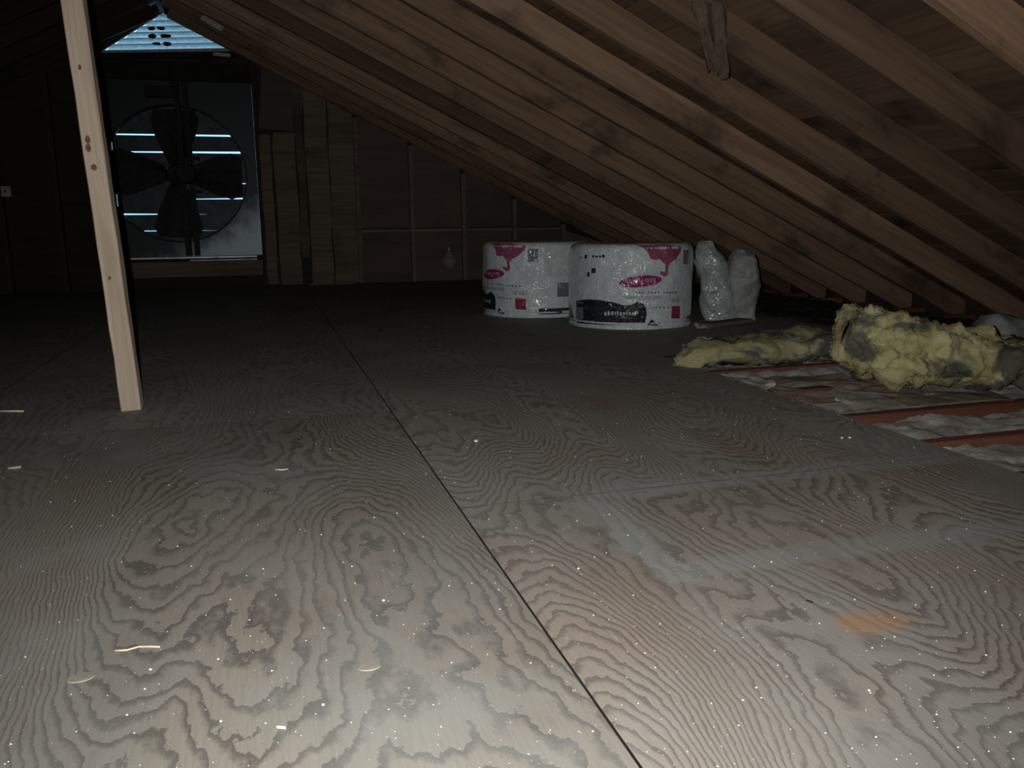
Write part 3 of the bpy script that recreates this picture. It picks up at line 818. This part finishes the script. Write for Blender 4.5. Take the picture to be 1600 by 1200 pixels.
# upright off-white batt in torn plastic
up = empty('wrapped_batt', (2.46, 4.17, 0.001), -0.5)
tag(up, 'upright off-white insulation piece in torn cloudy plastic beside the bundles', 'insulation')
def vloft(name, secs, mat, amp, seed, n=36, seg=36, sq=3.0, fold=0.0):
    v = []; f = []
    for k in range(seg + 1):
        t = k / seg; fi = t * (len(secs) - 1); i = min(int(fi), len(secs) - 2); q = fi - i
        z, xc, yc, rx, ry = [a + (b - a) * q for a, b in zip(secs[i], secs[i + 1])]
        for j in range(n):
            a = 2 * math.pi * j / n; c, s = math.cos(a), math.sin(a)
            p = Vector((xc + rx * math.copysign(abs(c) ** (2 / sq), c), yc + ry * math.copysign(abs(s) ** (2 / sq), s), z))
            qv = Vector((p.x * 12 + seed, p.y * 12, p.z * 9))
            d = Vector((c, s, 0))
            nz = amp * noise.noise(qv) + amp * 0.6 * noise.noise(qv * 2.7)
            if fold: nz += fold * abs(noise.noise(Vector((p.x * 22 + p.z * 16 + seed, p.y * 9, p.z * 5))))
            v.append(p + d * nz + Vector((0, 0, amp * 0.7 * noise.noise(qv * 1.7))) * (0 if k == 0 else 1))
    for k in range(seg):
        for j in range(n): f.append((k * n + j, k * n + (j + 1) % n, (k + 1) * n + (j + 1) % n, (k + 1) * n + j))
    f.append([j for j in range(n)][::-1]); f.append([seg * n + j for j in range(n)])
    me = mesh(name, v, f, True); me.materials.append(mat); return me
me = vloft('batt', [(0.0, 0.075, 0.02, 0.085, 0.07), (0.1, 0.075, 0.02, 0.088, 0.075), (0.22, 0.085, 0.02, 0.088, 0.075), (0.30, 0.085, 0.02, 0.080, 0.07), (0.355, 0.075, 0.02, 0.062, 0.06), (0.385, 0.065, 0.02, 0.03, 0.035)], WHITEF, 0.014, 2.0)
link('batt', me, None, up)
o = link('loose_fibres', fibres(me, 1500, 0.010, WHITEF, 5), None, up); o['kind'] = 'stuff'
link('plastic_film', vloft('plastic_film', [(0.0, -0.035, -0.03, 0.085, 0.06), (0.10, -0.05, -0.03, 0.088, 0.06), (0.20, -0.065, -0.03, 0.085, 0.055), (0.29, -0.085, -0.03, 0.085, 0.055), (0.35, -0.105, -0.03, 0.070, 0.05), (0.41, -0.120, -0.02, 0.045, 0.035), (0.435, -0.118, -0.02, 0.02, 0.02)], PLAS, 0.012, 8.0, 48, 48, 2.4, 0.022), None, up)

# ------------------------------------------------------------------ LOOSE FILL between the joists
def fill():
    nx, ny = 150, 400
    x0, x1, y0, y1 = 1.40, 3.70, 0.7, 7.9
    v = []; f = []
    for j in range(ny + 1):
        for i in range(nx + 1):
            x = x0 + (x1 - x0) * i / nx; y = y0 + (y1 - y0) * j / ny
            p = Vector((x, y, 0))
            z = -0.046 + 0.018 * noise.noise(p * 5) + 0.012 * noise.noise(p * 13) + 0.008 * noise.noise(p * 31) + 0.006 * noise.noise(p * 60)
            if 2.05 < y < 2.85: z += 0.015
            top = -0.026
            if y > 3.15 and x > 2.82: z += 0.04; top = 0.03
            v.append((x, y, min(z, top)))
    for j in range(ny):
        for i in range(nx):
            a = j * (nx + 1) + i; f.append((a, a + 1, a + nx + 2, a + nx + 1))
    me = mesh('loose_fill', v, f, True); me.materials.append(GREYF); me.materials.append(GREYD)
    for p in me.polygons:   # same fill in the eave, its shade painted in with the near-black copy
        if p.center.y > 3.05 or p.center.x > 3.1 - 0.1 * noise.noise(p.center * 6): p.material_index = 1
    o = link('loose_fill', me); o['kind'] = 'stuff'
    tag(o, 'grey loose fill insulation lying between the red joists', 'insulation')
fill()

# ------------------------------------------------------------------ SCRAPS
def scrap(name, pts, loc, mat, label, cat, curl=0.02, thick=0.0015, rot=(0, 0, 0), seed=0.0, group=None, fine=0.012):
    bm = bmesh.new(); bm.faces.new([bm.verts.new((x, y, 0)) for x, y in pts]); bmesh.ops.triangulate(bm, faces=bm.faces)
    for ax, nv in ((0, (1, 0, 0)), (1, (0, 1, 0))):
        c = [v.co[ax] for v in bm.verts]; lo, hi = min(c), max(c); k = lo + fine
        while k < hi:
            co = [0, 0, 0]; co[ax] = k
            bmesh.ops.bisect_plane(bm, geom=list(bm.verts) + list(bm.edges) + list(bm.faces), plane_co=co, plane_no=nv); k += fine
    fr = 7 if curl < 0.015 and fine > 0.01 else 14
    for v in bm.verts:
        q = Vector((v.co.x * fr + seed, v.co.y * fr, seed))
        v.co.z = curl * (0.5 + noise.noise(q)) + curl * 0.35 * noise.noise(q * 3)
    lo = min(v.co.z for v in bm.verts)
    for v in bm.verts: v.co.z -= lo
    r = bmesh.ops.solidify(bm, geom=list(bm.faces), thickness=thick)
    bmesh.ops.recalc_face_normals(bm, faces=bm.faces)
    me = bpy.data.meshes.new(name); bm.to_mesh(me); bm.free(); me.materials.append(mat)
    o = link(name, me, None, None, Matrix.Translation(loc) @ Euler(rot).to_matrix().to_4x4())
    if label: tag(o, label, cat, group)
    return o
def jagged(w, h, n=9, j=0.25, seed=1):
    r = random.Random(seed); out = []
    for i in range(n):
        a = 2 * math.pi * i / n; k = 1 + r.uniform(-j, j)
        out.append((w / 2 * math.cos(a) * k, h / 2 * math.sin(a) * k))
    return out
scrap('kraft_paper_scrap', [(-0.06, -0.16), (0.07, -0.18), (0.09, -0.02), (0.05, 0.13), (-0.05, 0.15), (-0.07, 0.02)], (1.66, 2.33, -0.017), KRAFT, 'pinkish kraft paper sheet lying just past the plywood edge', 'paper scrap', 0.010, seed=3)
scrap('kraft_paper_scrap', [(-0.10, 0.10), (-0.06, -0.10), (0.0, -0.14), (0.10, -0.03), (0.09, 0.10), (0.0, 0.13)], (1.92, 2.33, -0.016), KRAFT, 'folded brown kraft paper piece under the big yellow batt', 'paper scrap', 0.012, seed=9)
scrap('kraft_paper_scrap', [(-0.18, -0.07), (0.2, -0.10), (0.24, 0.04), (0.05, 0.08), (-0.16, 0.09)], (2.05, 2.15, -0.022), KRAFTD, 'dull brown paper strip along the front joist', 'paper scrap', 0.010, seed=13)
scrap('kraft_paper_scrap', [(-0.16, -0.06), (0.14, -0.08), (0.18, 0.03), (0.02, 0.08), (-0.14, 0.06)], (1.84, 2.56, -0.022), KRAFTD, 'torn dark brown paper lying behind the pinkish sheet', 'paper scrap', 0.012, seed=17)
scrap('paper_scrap', jagged(0.09, 0.035, 10, 0.3, 4), (1.71, 2.17, -0.016), PAPER, 'crumpled off-white scrap lying on the brown paper', 'paper scrap', 0.014, seed=5, fine=0.008)
scrap('paper_scrap', [(-0.05, -0.012), (0.02, -0.02), (0.055, 0.004), (0.03, 0.014)], (1.60, 2.43, -0.004), PAPER, 'thin torn pale strip at the plywood edge beside the pinkish sheet', 'paper scrap', 0.010, rot=(0, 0, 0.5), seed=6, fine=0.01)
scrap('paper_scrap', jagged(0.10, 0.05, 9, 0.35, 8), (2.13, 3.86, 0.001), PAPER, 'torn pale scrap lying by the nearer bundle', 'paper scrap', 0.03, seed=8, fine=0.01)
scrap('paper_scrap', jagged(0.035, 0.02, 8, 0.35, 9), (2.03, 2.17, -0.01), PAPER, 'small pale chip lying under the big yellow batt', 'paper scrap', 0.012, seed=10, fine=0.008)
scrap('grey_film_scrap', [(-0.15, -0.03), (0.1, -0.05), (0.16, 0.03), (0.0, 0.06), (-0.12, 0.04)], (1.80, 3.16, 0.002), PLAS, 'crumpled grey plastic scrap behind the long yellow batt', 'plastic scrap', 0.05, seed=12)
scrap('grey_film_scrap', [(-0.10, -0.04), (0.08, -0.05), (0.12, 0.02), (0.0, 0.05)], (2.32, 3.22, -0.02), GREYF, 'dark grey crumpled scrap at the far end of the long batt', 'plastic scrap', 0.06, seed=14)
bo = link('board_offcut', board_me('board_offcut', 0.34, 0.09, 0.02, WALLW, 6, 0.001, 0.002), None, None, frame((2.12, 4.02, 0.0115), (0.93, 0.36, 0), (-0.36, 0.93, 0)))
tag(bo, 'short flat board offcut in front of the upright wrapped piece', 'board')
bo.location = (2.18, 3.90, 0.0115)

# bits on the deck
def splinter(pts, r, mat, label, cat, name='wood_splinter'):
    v = []; f = []
    for i, p in enumerate(pts):
        for k in range(5):
            a = 2 * math.pi * k / 5; v.append((p[0], p[1] + r * math.cos(a) , r + r * 0.9 * math.sin(a)))
    for i in range(len(pts) - 1):
        for k in range(5): f.append((i * 5 + k, i * 5 + (k + 1) % 5, (i + 1) * 5 + (k + 1) % 5, (i + 1) * 5 + k))
    f.append([0, 1, 2, 3, 4]); f.append([(len(pts) - 1) * 5 + k for k in range(5)])
    me = mesh(name, v, f, True); me.materials.append(mat); o = link(name, me); tag(o, label, cat); return o
splinter([(-0.219, 1.131), (-0.204, 1.128), (-0.19, 1.133), (-0.176, 1.129), (-0.163, 1.124)], 0.0014, TWIG, 'long thin pale splinter lying on the floor at the left', 'splinter')
splinter([(-0.018, 0.889), (-0.008, 0.884)], 0.0019, WHITE, 'short thick white chip at the front of the floor', 'chip', 'white_chip')
splinter([(-0.595, 2.13), (-0.582, 2.128), (-0.568, 2.132)], 0.0035, PAPER, 'white paper curl near the left edge of the floor', 'paper curl', 'paper_curl')
splinter([(0.732, 0.986), (0.736, 0.978)], 0.0016, BLK, 'tiny black crumb standing out on the reddish floor', 'crumb', 'black_crumb')
splinter([(-0.003, 1.93), (0.012, 1.922), (0.026, 1.925)], 0.0012, WHITE, 'thin white thread left of the floor seam', 'thread', 'white_thread')
splinter([(-0.80, 2.83), (-0.72, 2.80)], 0.004, TWIG, 'pale wood sliver at the left edge in the gloom', 'splinter')
def crumb(x, y, s, label, sd):
    bm = bmesh.new(); bmesh.ops.create_icosphere(bm, subdivisions=1, radius=s)
    r = random.Random(sd)
    for v in bm.verts: v.co = Vector((v.co.x * r.uniform(0.7, 1.3), v.co.y * r.uniform(0.7, 1.3), (v.co.z * 0.6 + s * 0.6)))
    me = bpy.data.meshes.new('white_crumb'); bm.to_mesh(me); bm.free(); me.materials.append(WHITE)
    tag(link('white_crumb', me, None, None, Matrix.Translation((x, y, 0.0005))), label, 'crumb', 'white crumbs on the deck')
for i, (x, y, s, lb) in enumerate(((0.140, 1.173, 0.0026, 'white crumb left of the floor seam, mid foreground'), (-0.168, 1.065, 0.0022, 'white crumb right of the left oval plug'),
    (0.035, 0.919, 0.0022, 'white crumb below the second oval plug'), (1.380, 1.757, 0.004, 'white crumb near the right plywood edge, left of a pair'), (1.400, 1.752, 0.004, 'white crumb near the right plywood edge, right of a pair'),
    (0.655, 0.757, 0.0020, 'white crumb at the right foreground'), (0.455, 1.195, 0.0024, 'white crumb right of the floor seam'), (0.49, 2.02, 0.006, 'pale crumb beyond the seam in mid floor'))):
    crumb(x, y, s, lb, i)
def flecks():
    r = random.Random(42); v = []; f = []
    for _ in range(1600):
        y = 0.6 + 2.0 * r.random() ** 1.7; x = r.uniform(-0.25 - 0.28 * y, 0.5 + 0.62 * y)
        x = min(x, 1.54)
        if abs(x - XS) < 0.004: continue
        s = 0.0005 + 0.0011 * r.random() ** 3
        b = len(v); a = r.random() * 6.28
        for k in range(4):
            v.append((x + s * math.cos(a + k * 1.57) * r.uniform(0.6, 1.4), y + s * math.sin(a + k * 1.57) * r.uniform(0.6, 1.4), 0.0003))
        v.append((x, y, 0.0003 + s))
        f += [(b, b + 1, b + 4), (b + 1, b + 2, b + 4), (b + 2, b + 3, b + 4), (b + 3, b, b + 4)]
    me = mesh('dust_flecks', v, f); me.materials.append(WHITE)
    o = link('dust_flecks', me); o['kind'] = 'stuff'; tag(o, 'tiny white dust flecks strewn over the plywood floor', 'dust')
flecks()

# ------------------------------------------------------------------ small things on the far wall and roof
jb = empty('junction_box', (-1.959, W - 0.085, 0.79)); tag(jb, 'small pale electrical box on the dark far wall at the left edge', 'junction box')
link('box_body', boxm('box_body', -0.035, 0.035, -0.03, 0.012, 0, 0.085, BOX, 0.005), None, jb)
link('cover_hole', boxm('cover_hole', -0.012, 0.010, -0.032, -0.0295, 0.032, 0.055, FBLK, 0.001), None, jb)
# bare bulb
def lathe(nm, prof, mat, parent, n=20):
    v = []; f = []
    for r, z in prof:
        for i in range(n): v.append((r * math.cos(2 * math.pi * i / n), r * math.sin(2 * math.pi * i / n), z))
    for k in range(len(prof) - 1):
        for i in range(n): f.append((k * n + i, k * n + (i + 1) % n, (k + 1) * n + (i + 1) % n, (k + 1) * n + i))
    f.append([i for i in range(n)][::-1]); f.append([(len(prof) - 1) * n + i for i in range(n)])
    me = mesh(nm, v, f, True); me.materials.append(mat); return link(nm, me, None, parent)
lb = empty('light_bulb', (1.697, W - 0.055, 0.13)); tag(lb, 'glinting clear glass bulb on the far wall, left of the bundles', 'light bulb')
lathe('globe', [(0.012, 0.0), (0.045, 0.012), (0.064, 0.045), (0.060, 0.08), (0.04, 0.115), (0.022, 0.14), (0.02, 0.15)], GLS, lb)
lathe('screw_base', [(0.022, 0.1505), (0.023, 0.16), (0.023, 0.185), (0.012, 0.195)], GALV, lb)
pt = scrap('paper_tag', [(-0.085, -0.02), (0.085, -0.024), (0.09, 0.02), (-0.08, 0.024)], (-0.262, 7.322, 2.088), PAPER, 'small pale torn tag beside the gable vent', 'tag', 0.006, 0.001, (math.radians(90), 0.48, 0), 3)
scrap('wood_sliver', [(-0.07, -0.012), (0.07, -0.016), (0.075, 0.012), (-0.06, 0.016)], (-0.225, W - 0.10, 1.955), PAPER, 'thin pale sliver on the beam under the right end of the vent', 'splinter', 0.004, 0.001, (math.radians(90), 0.03, 0), 3)
# torn brown paper hanging between two rafters
def flap():
    v = []; f = []; n = 12; m = 8
    for j in range(m + 1):
        t = j / m
        for i in range(n + 1):
            s = i / n
            x = (s - 0.5) * (0.14 - 0.06 * t) + 0.05 * t + 0.01 * noise.noise(Vector((s * 3, t * 4, 2)))
            y = 0.018 * math.sin(s * 14) * (0.3 + t) + 0.01 * noise.noise(Vector((s * 4, t * 4, 7)))
            z = -t * (0.25 - 0.05 * abs(s - 0.7)) - 0.02 * noise.noise(Vector((s * 9, 0, 0))) * t
            v.append((x, y, z))
    for j in range(m):
        for i in range(n): a = j * (n + 1) + i; f.append((a, a + 1, a + n + 2, a + n + 1))
    bm = bmesh.new(); me = mesh('torn_paper', v, f); bm.from_mesh(me); bmesh.ops.solidify(bm, geom=list(bm.faces), thickness=0.0012); bm.to_mesh(me); bm.free()
    me.materials.append(TORN)
    o = link('torn_paper', me, None, None, Matrix.Translation((1.51, 2.745, zb(1.51) + 0.098)))
    tag(o, 'torn brown paper flap hanging down between two rafters', 'paper')
flap()
